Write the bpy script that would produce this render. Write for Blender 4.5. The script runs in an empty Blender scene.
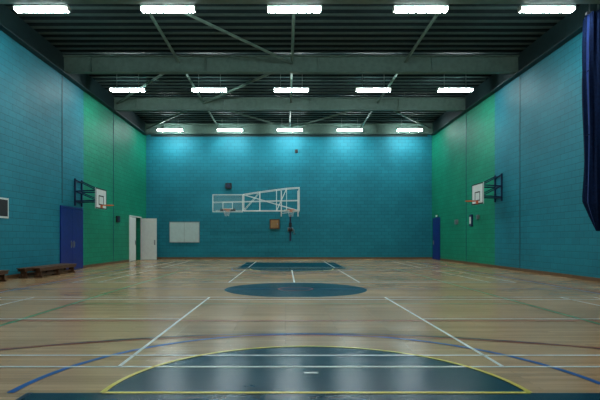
import bpy, math, random
from mathutils import Vector, Matrix
random.seed(4)
S = bpy.context.scene
XL, XR, YB, YF, CX = -9.19, 9.63, 32.6, -6.5, 0.26
WT = 8.05      # visible wall head
DK = 8.95      # deck height

# ---------------------------------------------------------------- materials
def base(name):
    m = bpy.data.materials.new(name); m.use_nodes = True
    nt = m.node_tree
    return m, nt, nt.nodes['Principled BSDF']
def mat(name, col, rough=0.5, metal=0.0, var=0.12, scale=6.0, spec=0.5, alpha=None):
    m, nt, b = base(name)
    n = nt.nodes.new('ShaderNodeTexNoise'); n.inputs['Scale'].default_value = scale
    n.inputs['Detail'].default_value = 4
    tc = nt.nodes.new('ShaderNodeTexCoord'); nt.links.new(tc.outputs['Object'], n.inputs['Vector'])
    r = nt.nodes.new('ShaderNodeValToRGB')
    r.color_ramp.elements[0].position = .3; r.color_ramp.elements[1].position = .7
    r.color_ramp.elements[0].color = [c*(1-var) for c in col]+[1]
    r.color_ramp.elements[1].color = [min(1, c*(1+var)) for c in col]+[1]
    nt.links.new(n.outputs['Fac'], r.inputs['Fac']); nt.links.new(r.outputs['Color'], b.inputs['Base Color'])
    b.inputs['Roughness'].default_value = rough; b.inputs['Metallic'].default_value = metal
    b.inputs['Specular IOR Level'].default_value = spec
    if alpha is not None: b.inputs['Alpha'].default_value = alpha
    return m
def emis(name, col, s):
    m, nt, b = base(name)
    b.inputs['Base Color'].default_value = (*col, 1)
    b.inputs['Emission Color'].default_value = (*col, 1); b.inputs['Emission Strength'].default_value = s
    return m
def block_mat(name, col, axis):
    m, nt, b = base(name); L = nt.links
    tc = nt.nodes.new('ShaderNodeTexCoord'); sp = nt.nodes.new('ShaderNodeSeparateXYZ')
    L.new(tc.outputs['Object'], sp.inputs[0])
    cb = nt.nodes.new('ShaderNodeCombineXYZ')
    L.new(sp.outputs[axis], cb.inputs[0]); L.new(sp.outputs[2], cb.inputs[1])
    br = nt.nodes.new('ShaderNodeTexBrick'); L.new(cb.outputs[0], br.inputs['Vector'])
    br.inputs['Scale'].default_value = 1; br.inputs['Brick Width'].default_value = .45
    br.inputs['Row Height'].default_value = .225; br.inputs['Mortar Size'].default_value = .012
    br.inputs['Mortar Smooth'].default_value = .3
    br.inputs['Color1'].default_value = [c*1.06 for c in col]+[1]
    br.inputs['Color2'].default_value = [c*.94 for c in col]+[1]
    br.inputs['Mortar'].default_value = [c*.68 for c in col]+[1]
    n = nt.nodes.new('ShaderNodeTexNoise'); n.inputs['Scale'].default_value = .6; n.inputs['Detail'].default_value = 6
    L.new(tc.outputs['Object'], n.inputs['Vector'])
    mr = nt.nodes.new('ShaderNodeMapRange'); mr.inputs[1].default_value = .3; mr.inputs[2].default_value = .7
    mr.inputs[3].default_value = .88; mr.inputs[4].default_value = 1.12
    L.new(n.outputs['Fac'], mr.inputs[0])
    mx = nt.nodes.new('ShaderNodeVectorMath'); mx.operation = 'SCALE'
    L.new(br.outputs['Color'], mx.inputs[0]); L.new(mr.outputs[0], mx.inputs['Scale'])
    L.new(mx.outputs[0], b.inputs['Base Color'])
    bp = nt.nodes.new('ShaderNodeBump'); bp.inputs['Strength'].default_value = .4; bp.inputs['Distance'].default_value = .01
    bp.invert = True
    L.new(br.outputs['Fac'], bp.inputs['Height']); L.new(bp.outputs[0], b.inputs['Normal'])
    b.inputs['Roughness'].default_value = .55; b.inputs['Specular IOR Level'].default_value = .25
    return m
def wood_floor():
    m, nt, b = base('maple_strip_floor'); L = nt.links
    tc = nt.nodes.new('ShaderNodeTexCoord'); sp = nt.nodes.new('ShaderNodeSeparateXYZ')
    L.new(tc.outputs['Object'], sp.inputs[0])
    cb = nt.nodes.new('ShaderNodeCombineXYZ'); L.new(sp.outputs[0], cb.inputs[0]); L.new(sp.outputs[1], cb.inputs[1])
    br = nt.nodes.new('ShaderNodeTexBrick'); L.new(cb.outputs[0], br.inputs['Vector'])
    br.inputs['Scale'].default_value = 1; br.inputs['Brick Width'].default_value = 1.5
    br.inputs['Row Height'].default_value = .09; br.inputs['Mortar Size'].default_value = .0015
    br.inputs['Color1'].default_value = (.60, .385, .205, 1); br.inputs['Color2'].default_value = (.44, .27, .135, 1)
    br.inputs['Mortar'].default_value = (.18, .11, .055, 1)
    mp = nt.nodes.new('ShaderNodeMapping'); mp.inputs['Scale'].default_value = (1.5, 30, 1)
    L.new(tc.outputs['Object'], mp.inputs[0])
    n = nt.nodes.new('ShaderNodeTexNoise'); n.inputs['Scale'].default_value = 1; n.inputs['Detail'].default_value = 5
    L.new(mp.outputs[0], n.inputs['Vector'])
    n2 = nt.nodes.new('ShaderNodeTexNoise'); n2.inputs['Scale'].default_value = .45; n2.inputs['Detail'].default_value = 4
    L.new(tc.outputs['Object'], n2.inputs['Vector'])
    ad = nt.nodes.new('ShaderNodeMath'); ad.operation = 'ADD'; L.new(n.outputs['Fac'], ad.inputs[0]); L.new(n2.outputs['Fac'], ad.inputs[1])
    mr = nt.nodes.new('ShaderNodeMapRange'); mr.inputs[1].default_value = .7; mr.inputs[2].default_value = 1.3
    mr.inputs[3].default_value = .84; mr.inputs[4].default_value = 1.16; L.new(ad.outputs[0], mr.inputs[0])
    mx = nt.nodes.new('ShaderNodeVectorMath'); mx.operation = 'SCALE'
    L.new(br.outputs['Color'], mx.inputs[0]); L.new(mr.outputs[0], mx.inputs['Scale']); L.new(mx.outputs[0], b.inputs['Base Color'])
    r2 = nt.nodes.new('ShaderNodeMapRange'); r2.inputs[3].default_value = .14; r2.inputs[4].default_value = .26
    L.new(n2.outputs['Fac'], r2.inputs[0]); L.new(r2.outputs[0], b.inputs['Roughness'])
    b.inputs['Specular IOR Level'].default_value = .42
    return m

BLUE = (.015, .215, .285); GREEN = (.010, .27, .165)
m_bx = block_mat('painted_block_blue_back', BLUE, 0)
m_by = block_mat('painted_block_blue_side', BLUE, 1)
m_gy = block_mat('painted_block_green_side', GREEN, 1)
m_floor = wood_floor()
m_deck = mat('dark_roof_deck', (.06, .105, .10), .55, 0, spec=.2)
m_deckv = mat('dark_roof_deck_shade', (.010, .02, .022), .7, 0, spec=.1)  # darker deck colour, shade painted into the rib recesses and webs
m_steel = mat('painted_steel_grey_green', (.13, .205, .175), .5, spec=.3)
m_dsteel = mat('painted_steel_dark', (.02, .045, .05), .5, spec=.3)
m_white = mat('white_paint', (.75, .78, .76), .45, var=.04)
m_linew = mat('court_line_white', (.80, .82, .78), .3, var=.06)
m_liney = mat('court_line_yellow', (.72, .60, .05), .3, var=.08)
m_lineg = mat('court_line_green', (.02, .27, .11), .3, spec=.25)
m_liner = mat('court_line_red', (.38, .04, .03), .3, spec=.25)
m_lineb = mat('court_line_blue', (.006, .11, .40), .3, spec=.25)
m_linen = mat('court_line_navy', (.004, .035, .07), .3, spec=.13)
m_court = mat('court_fill_petrol', (.001, .045, .075), .24, var=.15, scale=1.5, spec=.1)
m_door = mat('door_blue', (.008, .028, .22), .4)
m_black = mat('black_plastic', (.012, .013, .016), .5)
m_navy = mat('curtain_navy', (.003, .012, .045), .9, var=.3, scale=14, spec=.1)
m_blue = mat('curtain_edge_blue', (.006, .04, .2), .8)
m_orange = mat('rim_orange', (.6, .13, .03), .4)
m_brown = mat('brown_timber', (.11, .05, .022), .5, var=.3, scale=9)
m_tan = mat('tan_box', (.35, .20, .08), .5)
m_skirt = mat('skirting_timber', (.16, .09, .04), .5)
m_net = mat('net_cord', (.7, .7, .68), .8)
m_grey = mat('grey_metal', (.3, .32, .33), .4, .6)
m_frame = mat('bracket_blue_steel', (.008, .025, .08), .45)
m_panel = mat('pinboard_offwhite', (.50, .60, .60), .6, var=.05)
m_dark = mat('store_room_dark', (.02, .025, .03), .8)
m_glass = mat('clear_acrylic', (.5, .65, .68), .1, alpha=.12)
m_light = emis('lamp_diffuser', (.86, .96, .97), 88)
m_dim = mat('lamp_diffuser_off', (.7, .75, .75), .4)
m_joint = mat('movement_joint', (.01, .09, .12), .6)

# ---------------------------------------------------------------- mesh builder
class MB:
    def __init__(s): s.v = []; s.f = []; s.mi = []; s.ms = []
    def m(s, mt):
        if mt not in s.ms: s.ms.append(mt)
        return s.ms.index(mt)
    def poly(s, pts, mt):
        o = len(s.v); s.v += [tuple(p) for p in pts]; s.f.append(tuple(range(o, o+len(pts)))); s.mi.append(s.m(mt))
    def box(s, a, b, mt):
        x0, x1 = sorted((a[0], b[0])); y0, y1 = sorted((a[1], b[1])); z0, z1 = sorted((a[2], b[2]))
        o = len(s.v); k = s.m(mt)
        s.v += [(x0,y0,z0),(x1,y0,z0),(x1,y1,z0),(x0,y1,z0),(x0,y0,z1),(x1,y0,z1),(x1,y1,z1),(x0,y1,z1)]
        for f in ((3,2,1,0),(4,5,6,7),(0,1,5,4),(1,2,6,5),(2,3,7,6),(3,0,4,7)):
            s.f.append(tuple(o+i for i in f)); s.mi.append(k)
    def cyl(s, p, q, r, mt, n=10, r2=None):
        p = Vector(p); q = Vector(q); d = (q-p)
        if d.length < 1e-6: return
        d.normalize(); a = d.orthogonal().normalized(); b = d.cross(a); r2 = r if r2 is None else r2
        o = len(s.v); k = s.m(mt)
        for c, rr in ((p, r), (q, r2)):
            for i in range(n):
                t = 2*math.pi*i/n; s.v.append(tuple(c+(a*math.cos(t)+b*math.sin(t))*rr))
        for i in range(n):
            j = (i+1) % n; s.f.append((o+i, o+j, o+n+j, o+n+i)); s.mi.append(k)
        s.f.append(tuple(o+i for i in reversed(range(n)))); s.mi.append(k)
        s.f.append(tuple(o+n+i for i in range(n))); s.mi.append(k)
    def torus(s, c, R, r, mt, n=28, k=8):
        o = len(s.v); mi = s.m(mt)
        for i in range(n):
            t = 2*math.pi*i/n
            for j in range(k):
                u = 2*math.pi*j/k
                s.v.append((c[0]+(R+r*math.cos(u))*math.cos(t), c[1]+(R+r*math.cos(u))*math.sin(t), c[2]+r*math.sin(u)))
        for i in range(n):
            for j in range(k):
                s.f.append((o+i*k+j, o+((i+1)%n)*k+j, o+((i+1)%n)*k+(j+1)%k, o+i*k+(j+1)%k)); s.mi.append(mi)
    def obj(s, name, parent=None, bevel=0, smooth=False, loc=None):
        me = bpy.data.meshes.new(name); me.from_pydata(s.v, [], s.f)
        for mt in s.ms: me.materials.append(mt)
        for p, i in zip(me.polygons, s.mi): p.material_index = i; p.use_smooth = smooth
        me.update()
        ob = bpy.data.objects.new(name, me); S.collection.objects.link(ob)
        if parent: ob.parent = parent
        if loc: ob.location = loc
        if bevel:
            bv = ob.modifiers.new('bevel', 'BEVEL'); bv.width = bevel; bv.segments = 2; bv.limit_method = 'ANGLE'
        return ob

# ---------------------------------------------------------------- room shell
b = MB(); b.box((XL-.3, YF-.3, -.2), (XR+.3, YB+.3, 0), m_floor); b.obj('floor')
b = MB(); b.box((XL-.3, YB, 0), (XR+.3, YB+.3, DK), m_bx); b.obj('wall_back')
b = MB(); b.box((XL-.3, YF-.3, 0), (XR+.3, YF, DK), m_bx); b.obj('wall_front')
GY = 22.5
DO0, DO1, DOH = 29.1, 31.3, 2.65     # store doorway
b = MB()
b.box((XL-.3, YF, 0), (XL, GY, DK), m_by)
b.box((XL-.3, GY, 0), (XL, DO0, DK), m_gy); b.box((XL-.3, DO1, 0), (XL, YB, DK), m_gy)
b.box((XL-.3, DO0, DOH), (XL, DO1, DK), m_gy)
b.box((XL-.3, DO0, 0), (XL-.26, DO1, DOH), m_dark)  # dark panel standing in for the shade inside the open doorway
b.obj('wall_left')
b = MB(); b.box((XR, YF, 0), (XR+.3, GY+.3, DK), m_by); b.box((XR, GY+.3, 0), (XR+.3, YB, DK), m_gy); b.obj('wall_right')

# corrugated deck (ribs run across the hall)
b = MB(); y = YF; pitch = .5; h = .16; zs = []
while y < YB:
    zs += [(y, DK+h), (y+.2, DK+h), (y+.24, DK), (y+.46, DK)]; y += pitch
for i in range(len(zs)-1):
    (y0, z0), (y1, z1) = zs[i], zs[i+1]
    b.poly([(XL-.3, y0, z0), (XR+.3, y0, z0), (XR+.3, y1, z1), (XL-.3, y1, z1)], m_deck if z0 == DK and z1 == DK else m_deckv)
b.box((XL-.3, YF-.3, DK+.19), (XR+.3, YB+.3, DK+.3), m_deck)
b.obj('ceiling')

# skirting
for nm, a, c in (('baseboard_back', (XL, YB-.02, 0), (XR, YB, .12)),
                 ('baseboard_right', (XR-.02, YF, 0), (XR, YB-.02, .12)),
                 ('baseboard_front', (XL, YF, 0), (XR, YF+.02, .12))):
    b = MB(); b.box(a, c, m_skirt); b.obj(nm)
b = MB()
for a0, a1 in ((YF+.02, 20.1), (22.35, DO0-.08), (DO1+.08, YB-.02)):
    b.box((XL, a0, 0), (XL+.02, a1, .12), m_skirt)
b.obj('baseboard_left')
# movement joints
n = 1
for x, s in ((XL, 1), (XR, -1)):
    for yy in (14.3, 20.35, 26.4):
        b = MB(); b.box((x, yy-.03, .13 if x > 0 or yy != 20.35 else 2.8), (x+.012*s, yy+.03, WT), m_joint); b.obj('trim_%d' % n); n += 1

# ---------------------------------------------------------------- steelwork
def ibeam_x(y, z0, z1, mt, name='roof_beam', w=.26):
    b = MB()
    b.box((XL+.02, y-w/2, z0), (XR-.02, y+w/2, z0+.04), mt)
    b.box((XL+.02, y-w/2, z1-.04), (XR-.02, y+w/2, z1), mt)
    b.box((XL+.02, y-.012, z0+.04), (XR-.02, y+.012, z1-.04), mt)
    x = XL+1.2
    while x < XR-.5:
        b.box((x, y-w/2+.02, z0+.04), (x+.02, y-.012, z1-.04), mt); x += 4.66
    b.obj(name)
for y in (-4.0, 2.1, 8.2, 14.3, 20.4, 26.4, 32.35):
    ibeam_x(y, 8.17, 8.85, m_steel)
for x, s in ((XL, 1), (XR, -1)):
    b = MB()
    b.box((x+.01*s, YF+.01, WT), (x+.25*s, YB-.45, WT+.04), m_dsteel)
    b.box((x+.01*s, YF+.01, 8.12), (x+.05*s, YB-.45, DK-.02), m_dsteel)
    b.obj('eaves_beam')
b = MB(); b.box((XL+.3, YB-.03, 8.05), (XR-.3, YB-.005, 8.9), m_dsteel); b.obj('eaves_flashing')
b = MB(); zt = 8.62
T = (-4.4, CX, 4.92)
for x in T:
    b.cyl((x, YF+.1, zt), (x, YB-.3, zt), .055, m_steel, 8)
def br(x0, y0, x1, y1): b.cyl((x0, y0, zt-.06), (x1, y1, zt-.06), .055, m_steel, 8)
br(T[0], 14.3, T[1], 20.4); br(T[1], 20.4, T[0], 26.4)
br(T[0], 26.4, XL+.2, 32.3); br(T[2], 26.4, XR-.2, 32.3)
br(T[0], 26.4, T[1], 32.3); br(T[2], 26.4, T[1], 32.3)
br(T[0], 20.4, XL+.2, 26.4)
br(T[0], 2.1, T[1], 8.2); br(T[1], 8.2, T[0], 14.3)
b.obj('roof_bracing', smooth=False)

# ---------------------------------------------------------------- lights
for yy in (-1.2, 6.8, 14.8, 22.8, 31.2):
    for i in range(-2, 3):
        x = CX+3.77*i
        b = MB()
        L = .78
        ml = m_dim if yy < 0 else m_light
        b.box((x-L-.03, yy-.12, 8.22), (x+L+.03, yy+.12, 8.27), m_white)
        b.box((x-L-.03, yy-.11, 8.13), (x-L, yy+.11, 8.22), m_white)
        b.box((x+L, yy-.11, 8.13), (x+L+.03, yy+.11, 8.22), m_white)
        b.box((x-L, yy-.1, 8.135), (x+L, yy+.1, 8.215), ml)
        for dx in (-.5, .5): b.cyl((x+dx, yy, 8.27), (x+dx, yy, DK-.004), .012, m_grey, 6)
        b.obj('fluorescent_light')

# ---------------------------------------------------------------- floor markings
mk = MB()
def line(x0, y0, x1, y1, mt, w=.05, h=.003):
    d = Vector((x1-x0, y1-y0, 0)); d.normalize(); nn = Vector((-d.y, d.x, 0))*w/2
    p, q = Vector((x0, y0, h)), Vector((x1, y1, h))
    mk.poly([p-nn, q-nn, q+nn, p+nn], mt)
def arc(cx, cy, r, a0, a1, mt, w=.05, h=.004, n=64):
    for i in range(n):
        t0 = math.radians(a0+(a1-a0)*i/n); t1 = math.radians(a0+(a1-a0)*(i+1)/n)
        P = lambda R, t: (cx+R*math.cos(t), cy+R*math.sin(t), h)
        mk.poly([P(r-w/2, t0), P(r+w/2, t0), P(r+w/2, t1), P(r-w/2, t1)], mt)
def disc(cx, cy, r, mt, h=.0015, a0=0, a1=360, n=72):
    mk.poly([(cx+r*math.cos(math.radians(a0+(a1-a0)*i/n)), cy+r*math.sin(math.radians(a0+(a1-a0)*i/n)), h) for i in range(n+(0 if a1-a0 == 360 else 1))], mt)
MY = 13.06
disc(CX, MY, 1.86, m_court)
arc(CX, MY, .45, 0, 360, m_liner, w=.04, h=.0055)
for sgn in (-1, 1):
    ft = MY+sgn*8.82; bl = MY+sgn*14.6
    a0 = 0 if sgn < 0 else 180
    disc(CX, ft, 1.83, m_court, a0=a0, a1=a0+180)
    y0, y1 = sorted((ft, bl))
    mk.poly([(CX-2.45, y0, .0015), (CX+2.45, y0, .0015), (CX+2.45, y1, .0015), (CX-2.45, y1, .0015)], m_court)
    arc(CX, ft, 1.83, a0, a0+180, m_liney, h=.006)
    line(CX-1.83, ft, CX+1.83, ft, m_liney, h=.006)
    for s in (-1, 1):
        line(CX+s*2.45, ft, CX+s*2.45, bl, m_linen, h=.004)
    line(CX-7.3, bl, CX+7.3, bl, m_linen)
    bc = MY+sgn*13.1
    aa = 0 if sgn < 0 else 180
    arc(CX, bc, 6.95, aa+4, aa+176, m_linen, w=.045, h=.0045)
    arc(CX, ft, 2.62, aa, aa+180, m_lineb, w=.065, h=.0042)
    arc(CX, bl, 8.3, aa+3, aa+177, m_liner, w=.035, h=.0046)
for s in (-1, 1):
    line(CX+s*7.3, MY-14.6, CX+s*7.3, MY+14.6, m_lineb)
    line(CX+s*7.55, MY-15.2, CX+s*7.55, MY+15.2, m_liner, h=.0031)
    line(CX-7.55, MY+s*5.08, CX+7.55, MY+s*5.08, m_liner, w=.045, h=.0031)
    line(CX+s*4.6, MY-9.4, CX+s*4.6, MY+9.4, m_lineg, w=.055, h=.0035)
    line(CX-4.6, MY+s*9.4, CX+4.6, MY+s*9.4, m_lineg, h=.0035)
    line(CX-4.6, MY+s*3, CX+4.6, MY+s*3, m_lineg, w=.055, h=.0035)
line(CX-7.3, MY, CX+7.3, MY, m_lineb, h=.0032)
for y0 in (-1.9-6.0+3.0, 5.1, 14.95, 22.6):
    y1 = y0+6.1
    for yy in (y0, y0+.5, y1-.46, y1): line(CX-6.7, yy, CX+6.7, yy, m_linew, h=.005)
    for s in (-1, 1):
        for xx in (1.98, 5.94, 6.7): line(CX+s*xx, y0, CX+s*xx, y1, m_linew, w=.045, h=.005)
        line(CX+s*1.98, (y0+y1)/2, CX+s*6.7, (y0+y1)/2, m_linew, h=.005)
line(CX, 15.0, CX, 21.0, m_linew, h=.0052)
line(CX-.08, 4.87, CX+.06, 4.87, m_linew, h=.0052)
mk.obj('floor_court_markings')

# ---------------------------------------------------------------- basketball kit
def hoop(b, c, d, rod=.15, net=True):
    c = Vector(c); d = Vector(d); k = c+d*(rod+.225)
    b.torus(k, .225, .016, m_orange)
    side = Vector((-d.y, d.x, 0))
    for s in (-1, 1): b.cyl(c+side*.08*s, c+d*(rod+.02)+side*.09*s, .012, m_orange, 6)
    b.box(c-side*.1-Vector((0, 0, .12))+d*.001, c+side*.1+d*.03+Vector((0, 0, .02)), m_orange)
    N = 12
    R = [.22, .19, .155, .13, .12]; Z = [0, -.1, -.2, -.3, -.4]
    for l in range(4 if net else 0):
        for i in range(N):
            for sg in (-.5, .5):
                t0 = 2*math.pi*(i+.5*(l % 2))/N; t1 = t0+sg*2*math.pi/N
                b.cyl(k+Vector((R[l]*math.cos(t0), R[l]*math.sin(t0), Z[l])), k+Vector((R[l+1]*math.cos(t1), R[l+1]*math.sin(t1), Z[l+1])), .004, m_net, 4)

def side_goal(x_wall, s, x_face, y0, y1, z0, z1, rimz):
    b = MB()
    x_wall += .006*s
    xb = x_face-.03*s
    b.box((xb, y0, z0), (x_face, y1, z1), m_white)
    e = x_face+.004*s; w = .05
    b.box((x_face, y0, z0), (e, y0+w, z1), m_black); b.box((x_face, y1-w, z0), (e, y1, z1), m_black)
    b.box((x_face, y0+w, z0), (e, y1-w, z0+w), m_black); b.box((x_face, y0+w, z1-w), (e, y1-w, z1), m_black)
    yc = (y0+y1)/2; q0, q1, r0, r1 = yc-.29, yc+.29, rimz, rimz+.42
    for a, c in (((q0, r0), (q0+.05, r1)), ((q1-.05, r0), (q1, r1)), ((q0+.05, r0), (q1-.05, r0+.05)), ((q0+.05, r1-.05), (q1-.05, r1))):
        b.box((x_face, a[0], a[1]), (e, c[0], c[1]), m_black)
    ys = [(yc+.05, yc-.4), (yc+.75, yc+.45)]       # (wall, board) mounting points
    for yw, yy in ys:
        b.box((x_wall, yw-.03, z0+.15), (x_wall+.06*s, yw+.03, z1+.45), m_frame)
        for zz in (z0+.35, z1-.1):
            b.cyl((x_wall+.03*s, yw, zz), (xb-.02*s, yy, zz), .028, m_frame, 8)
        b.cyl((x_wall+.03*s, yw, z1+.4), (xb-.02*s, yy, z1-.1), .022, m_frame, 8)
        b.cyl((x_wall+.03*s, yw, z1-.1), (xb-.02*s, yy, z0+.35), .02, m_frame, 8)
        b.box((xb-.05*s, yy-.03, z0+.05), (xb, yy+.03, z1-.02), m_frame)
    for zz in (z0+.35, z1-.1, z1+.35):
        b.box((x_wall, ys[0][0], zz-.03), (x_wall+.05*s, ys[1][0], zz+.03), m_frame)
    b.cyl((xb-.03*s, ys[0][1], z1-.1), (xb-.03*s, ys[1][1], z1-.1), .02, m_frame, 8)
    hoop(b, (e, yc, rimz), (s, 0, 0), .08, net=False)
    b.obj('basketball_hoop')
side_goal(XL, 1, -8.0, 20.85, 22.1, 2.62, 3.5, 2.78)
side_goal(XR, -1, 8.5, 21.3, 22.6, 2.85, 3.78, 3.0)

# large swing-out goal on the back wall
b = MB(); yb = 29.2
def tube(p, q, r=.022, mt=m_white): b.cyl(p, q, r, mt, 8)
x0, x1, z0, z1 = -4.32, -2.52, 2.90, 3.95
b.box((x0, yb-.01, z0), (x1, yb+.01, z1), m_glass)
for a, c in (((x0, z0), (x0+.045, z1)), ((x1-.045, z0), (x1, z1)), ((x0+.045, z0), (x1-.045, z0+.045)), ((x0+.045, z1-.045), (x1-.045, z1))):
    b.box((a[0], yb-.025, a[1]), (c[0], yb+.025, c[1]), m_white)
xc = (x0+x1)/2
for a, c in (((xc-.3, 3.08), (xc-.26, 3.5)), ((xc+.26, 3.08), (xc+.3, 3.5)), ((xc-.26, 3.08), (xc+.26, 3.12)), ((xc-.26, 3.46), (xc+.26, 3.5))):
    b.box((a[0], yb-.02, a[1]), (c[0], yb-.012, c[1]), m_white)
b.box((xc-.45, yb+.02, 2.92), (xc+.45, yb+.12, 3.1), m_black)
hoop(b, (xc, yb-.02, 3.05), (0, -1, 0), .15)
xe = CX+.55
A = [x1, -1.55, -.55, .05, xe]
top = [3.97, 4.12, 4.25, 4.33, 4.38]
for yy in (yb+.15, yb+.75):
    for i in range(4):
        tube((A[i], yy, top[i]), (A[i+1], yy, top[i+1]))
        tube((A[i], yy, 3.0), (A[i+1], yy, 3.0)); tube((A[i], yy, 3.0), (A[i+1], yy, top[i+1]) if i % 2 == 0 else (A[i+1], yy, 3.0), .015)
    for i in range(5): tube((A[i], yy, 3.0), (A[i], yy, top[i]), .02)
    tube((x0, yy-.1, 3.5), (xe, yy-.1, 3.62), .018)
    tube((x1, yy, 3.97), (xe, yy, 3.0), .015)
tube((x0+.2, yb+.15, 3.0), (x1, yb+.15, 3.0)); tube((x0+.2, yb+.15, 3.0), (x0+.2, yb+.02, 3.0)); 
tube((x1, yb+.15, 3.97), (x1, yb+.02, 3.9)); tube((x1, yb+.15, 3.0), (x1, yb+.02, 3.0))
for i in range(5): tube((A[i], yb+.15, top[i]), (A[i], yb+.75, top[i]), .015); tube((A[i], yb+.15, 3), (A[i], yb+.75, 3), .015)
for z in (3.0, 4.38, 3.62):
    tube((xe, yb+.15, z), (xe, YB-.06, z)); tube((xe-1.1, yb+.75, z if z < 4.3 else 4.25), (xe-1.1, YB-.06, z if z < 4.3 else 4.25))
for x in (xe, xe-1.1):
    b.box((x-.04, YB-.08, 2.8), (x+.04, YB-.01, 4.5), m_white)
tube((xe, yb+.75, 3.0), (xe-1.1, YB-.08, 3.0), .018)
b.box((CX-.35, yb-.03, 3.0), (CX+.45, yb+.15, 3.05), m_white)
hoop(b, (CX+.05, yb-.03, 3.02), (0, -1, 0), .1)
b.obj('swing_arm_basketball_hoop')

# ---------------------------------------------------------------- wall fittings
b = MB()
b.box((-7.62, YB-.05, 1.12), (-5.7, YB-.004, 2.42), m_panel)
for a, c in (((-7.65, 1.08), (-5.67, 1.12)), ((-7.65, 2.42), (-5.67, 2.46)), ((-7.65, 1.12), (-7.62, 2.42)), ((-5.7, 1.12), (-5.67, 2.42))):
    b.box((a[0], YB-.06, a[1]), (c[0], YB-.004, c[1]), m_grey)
b.box((-6.68, YB-.055, 1.12), (-6.66, YB-.05, 2.42), m_grey)
b.obj('whiteboard')
b = MB(); b.box((-3.95, YB-.25, 4.62), (-3.55, YB-.03, 4.98), m_black); b.box((-3.8, YB-.04, 4.7), (-3.7, YB-.004, 4.9), m_grey)
b.cyl((-3.75, YB-.26, 4.8), (-3.75, YB-.25, 4.8), .12, m_frame, 20); b.obj('wall_speaker', bevel=.01)
b = MB(); b.box((.6, YB-.12, 6.98), (.8, YB-.004, 7.2), m_black); b.cyl((.7, YB-.2, 7.02), (.7, YB-.12, 7.05), .05, m_black, 12); b.obj('security_camera')
b = MB()
b.box((-1.05, YB-.2, 1.98), (-.4, YB-.004, 2.62), m_brown)
b.box((-.98, YB-.215, 2.05), (-.47, YB-.2, 2.55), m_tan)
b.box((-.56, YB-.24, 2.25), (-.52, YB-.215, 2.35), m_grey)
b.obj('wall_cabinet', bevel=.006)
# winch
b = MB()
b.box((.25, YB-.06, 1.2), (.37, YB-.004, 2.9), m_frame)
b.cyl((.17, YB-.16, 1.95), (.45, YB-.16, 1.95), .11, m_black, 18)
b.cyl((.14, YB-.16, 1.95), (.17, YB-.16, 1.95), .15, m_grey, 18); b.cyl((.45, YB-.16, 1.95), (.48, YB-.16, 1.95), .15, m_grey, 18)
b.cyl((.48, YB-.16, 1.95), (.56, YB-.16, 1.95), .02, m_grey, 8); b.cyl((.55, YB-.16, 1.95), (.55, YB-.16, 1.65), .018, m_grey, 8)
b.cyl((.55, YB-.16, 1.65), (.66, YB-.16, 1.65), .022, m_black, 8)
b.box((.22, YB-.13, 2.12), (.40, YB-.06, 2.38), m_black)
b.cyl((.31, YB-.10, 2.1), (.31, YB-.08, 2.9), .015, m_black, 6)
b.obj('wall_winch')
b = MB()
b.box((XL+.004, 15.2, 2.0), (XL+.04, 16.35, 2.66), m_white); b.box((XL+.04, 15.26, 2.06), (XL+.045, 16.29, 2.6), m_dark)
b.obj('notice_board')
def wbox(name, x, s, y, z, w, h, mt, mt2=m_grey, d=.09):
    b = MB(); b.box((x+.004*s, y-w/2, z-h/2), (x+d*s, y+w/2, z+h/2), mt)
    b.box((x+d*s, y-w*.35, z-h*.3), (x+(d+.01)*s, y+w*.35, z+h*.3), mt2); b.obj(name, bevel=.004)
wbox('fire_alarm_panel', XL, 1, 27.0, 2.4, .45, .34, m_black, m_frame)
wbox('electrical_switch_box', XR, -1, 27.8, 2.28, .4, .26, m_grey)
wbox('electrical_switch_box', XR, -1, 25.6, 2.28, .3, .6, m_frame, m_white)
wbox('electrical_switch_box', XR, -1, 24.7, 2.42, .26, .22, m_grey)
wbox('exit_sign', XR, -1, 31.5, 2.78, .5, .2, m_lineg, m_white, .04)

# doors
def door_leaf(b, P0, u, n, w, h, mt, z0=.02):
    def bx(a0, a1, z_0, z_1, t0, t1, m_):
        p = Vector(P0)+Vector(u)*a0+Vector(n)*t0; q = Vector(P0)+Vector(u)*a1+Vector(n)*t1
        b.box((p.x, p.y, z_0), (q.x, q.y, z_1), m_)
    bx(0, w, z0, h, 0, .045, mt)
    bx(w*.84, w*.92, h*.36, h*.48, .045, .055, m_grey)
    bx(w*.85, w*.89, h*.38, h*.46, .055, .09, m_grey)
    bx(.06, w-.06, .05, .2, .045, .05, mt)
def door_frame(b, x, s, y0, y1, h, mt):
    b.box((x, y0-.07, 0), (x+.05*s, y0, h+.07), mt); b.box((x, y1, 0), (x+.05*s, y1+.07, h+.07), mt)
    b.box((x, y0, h), (x+.05*s, y1, h+.07), mt)
b = MB(); door_frame(b, XL+.004, 1, 20.2, 22.25, 2.62, m_door)
door_leaf(b, (XL+.005, 20.21, 0), (0, 1, 0), (1, 0, 0), 1.01, 2.6, m_door)
door_leaf(b, (XL+.005, 22.24, 0), (0, -1, 0), (1, 0, 0), 1.01, 2.6, m_door); b.obj('door_1')
b = MB(); door_frame(b, XL+.004, 1, DO0, DO1, 2.65, m_white)
door_leaf(b, (XL+.05, DO1-.05, 0), (1, 0, 0), (0, -1, 0), 1.0, 2.62, m_white)
door_leaf(b, (XL+.004, DO0+.01, 0), (0, 1, 0), (1, 0, 0), 1.08, 2.62, m_white)
b.obj('door_2')
b = MB(); door_frame(b, XR-.004, -1, 30.9, 32.2, 2.6, m_door)
door_leaf(b, (XR-.005, 30.91, 0), (0, 1, 0), (-1, 0, 0), 1.28, 2.58, m_door); b.obj('door_3')

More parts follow.
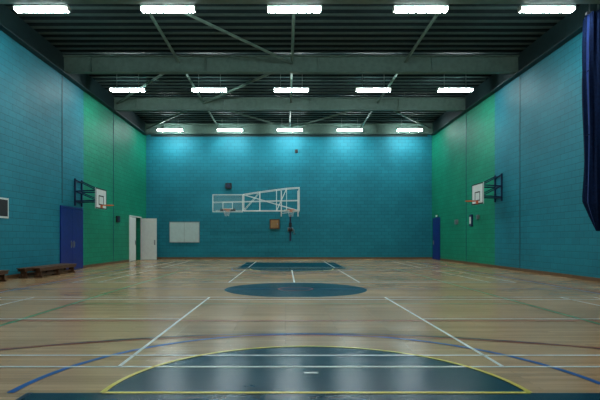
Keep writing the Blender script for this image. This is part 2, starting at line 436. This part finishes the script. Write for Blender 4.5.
# benches
def bench(y0, y1, x=XL+.35, ww=.28):
    b = MB()
    b.box((x-ww/2, y0, .31), (x+ww/2, y1, .345), m_brown)
    n_ = max(2, int((y1-y0)/1.2)+1)
    for i in range(n_):
        yy = y0+.2+(y1-y0-.4)*i/(n_-1)
        b.box((x-.1, yy-.02, .06), (x+.1, yy+.02, .31), m_brown)
        b.box((x-.15, yy-.035, 0), (x+.15, yy+.035, .06), m_brown)
    b.box((x-.02, y0+.1, .06), (x+.02, y1-.1, .14), m_brown)
    b.box((x+.1, y0+.05, .22), (x+.125, y1-.05, .31), m_brown); b.box((x-.125, y0+.05, .22), (x-.1, y1-.05, .31), m_brown)
    b.obj('gym_bench', bevel=.006)
bench(16.5, 19.9); bench(12.6, 15.6); bench(16.7, 19.7, XL+.75)

# ---------------------------------------------------------------- net / curtain bundle
b = MB()
cx, cy = 9.24, 14.75
levels = 40; N = 48; k1 = b.m(m_navy); k2 = b.m(m_blue)
for l in range(levels+1):
    t = l/levels; z = 8.0-6.4*t
    R = .25+.03*math.sin(t*7)+.03*t
    if t > .87: R *= max(.12, 1-(t-.87)/.13*.85)
    ox = max(0, t-.87)*.5
    for i in range(N):
        a = 2*math.pi*i/N
        r = R*(1+.13*math.sin(9*a+3*t)+.06*math.sin(17*a-6*t))
        b.v.append((cx+ox+r*math.cos(a), cy+r*1.5*math.sin(a), z+.05*math.sin(3*a)*t))
for l in range(levels):
    for i in range(N):
        j = (i+1) % N
        b.f.append((l*N+i, l*N+j, (l+1)*N+j, (l+1)*N+i)); b.mi.append(k2 if 24 <= i <= 25 else k1)
b.f.append(tuple(range(N))); b.mi.append(k1)
b.f.append(tuple(reversed(range(levels*N, levels*N+N)))); b.mi.append(k1)
for z in (6.3, 4.4, 2.9): b.cyl((cx, cy, z), (cx, cy, z+.03), .27, m_navy, 24)
b.box((8.95, cy-.05, 8.0), (XR-.28, cy+.05, 8.08), m_grey)
for x in (9.05, 9.3): b.cyl((x, cy, 8.08), (x, cy, DK-.004), .02, m_grey, 6)
b.obj('divider_curtain', smooth=False)

# ---------------------------------------------------------------- camera / world
cam = bpy.data.cameras.new('camera'); co = bpy.data.objects.new('camera', cam); S.collection.objects.link(co)
co.location = (0, 0, 1.32); co.rotation_euler = (math.pi/2, 0, 0)
cam.sensor_width = 36; cam.lens = 495/600*36; cam.shift_x = 14.3/600; cam.shift_y = 39/600
cam.clip_start = .05; cam.clip_end = 200
S.camera = co
w = bpy.data.worlds.new('world'); S.world = w; w.use_nodes = True
w.node_tree.nodes['Background'].inputs[0].default_value = (.01, .015, .02, 1)
S.view_settings.view_transform = 'Standard'
S.view_settings.look = 'None'
S.view_settings.exposure = 0
S.view_settings.gamma = .92
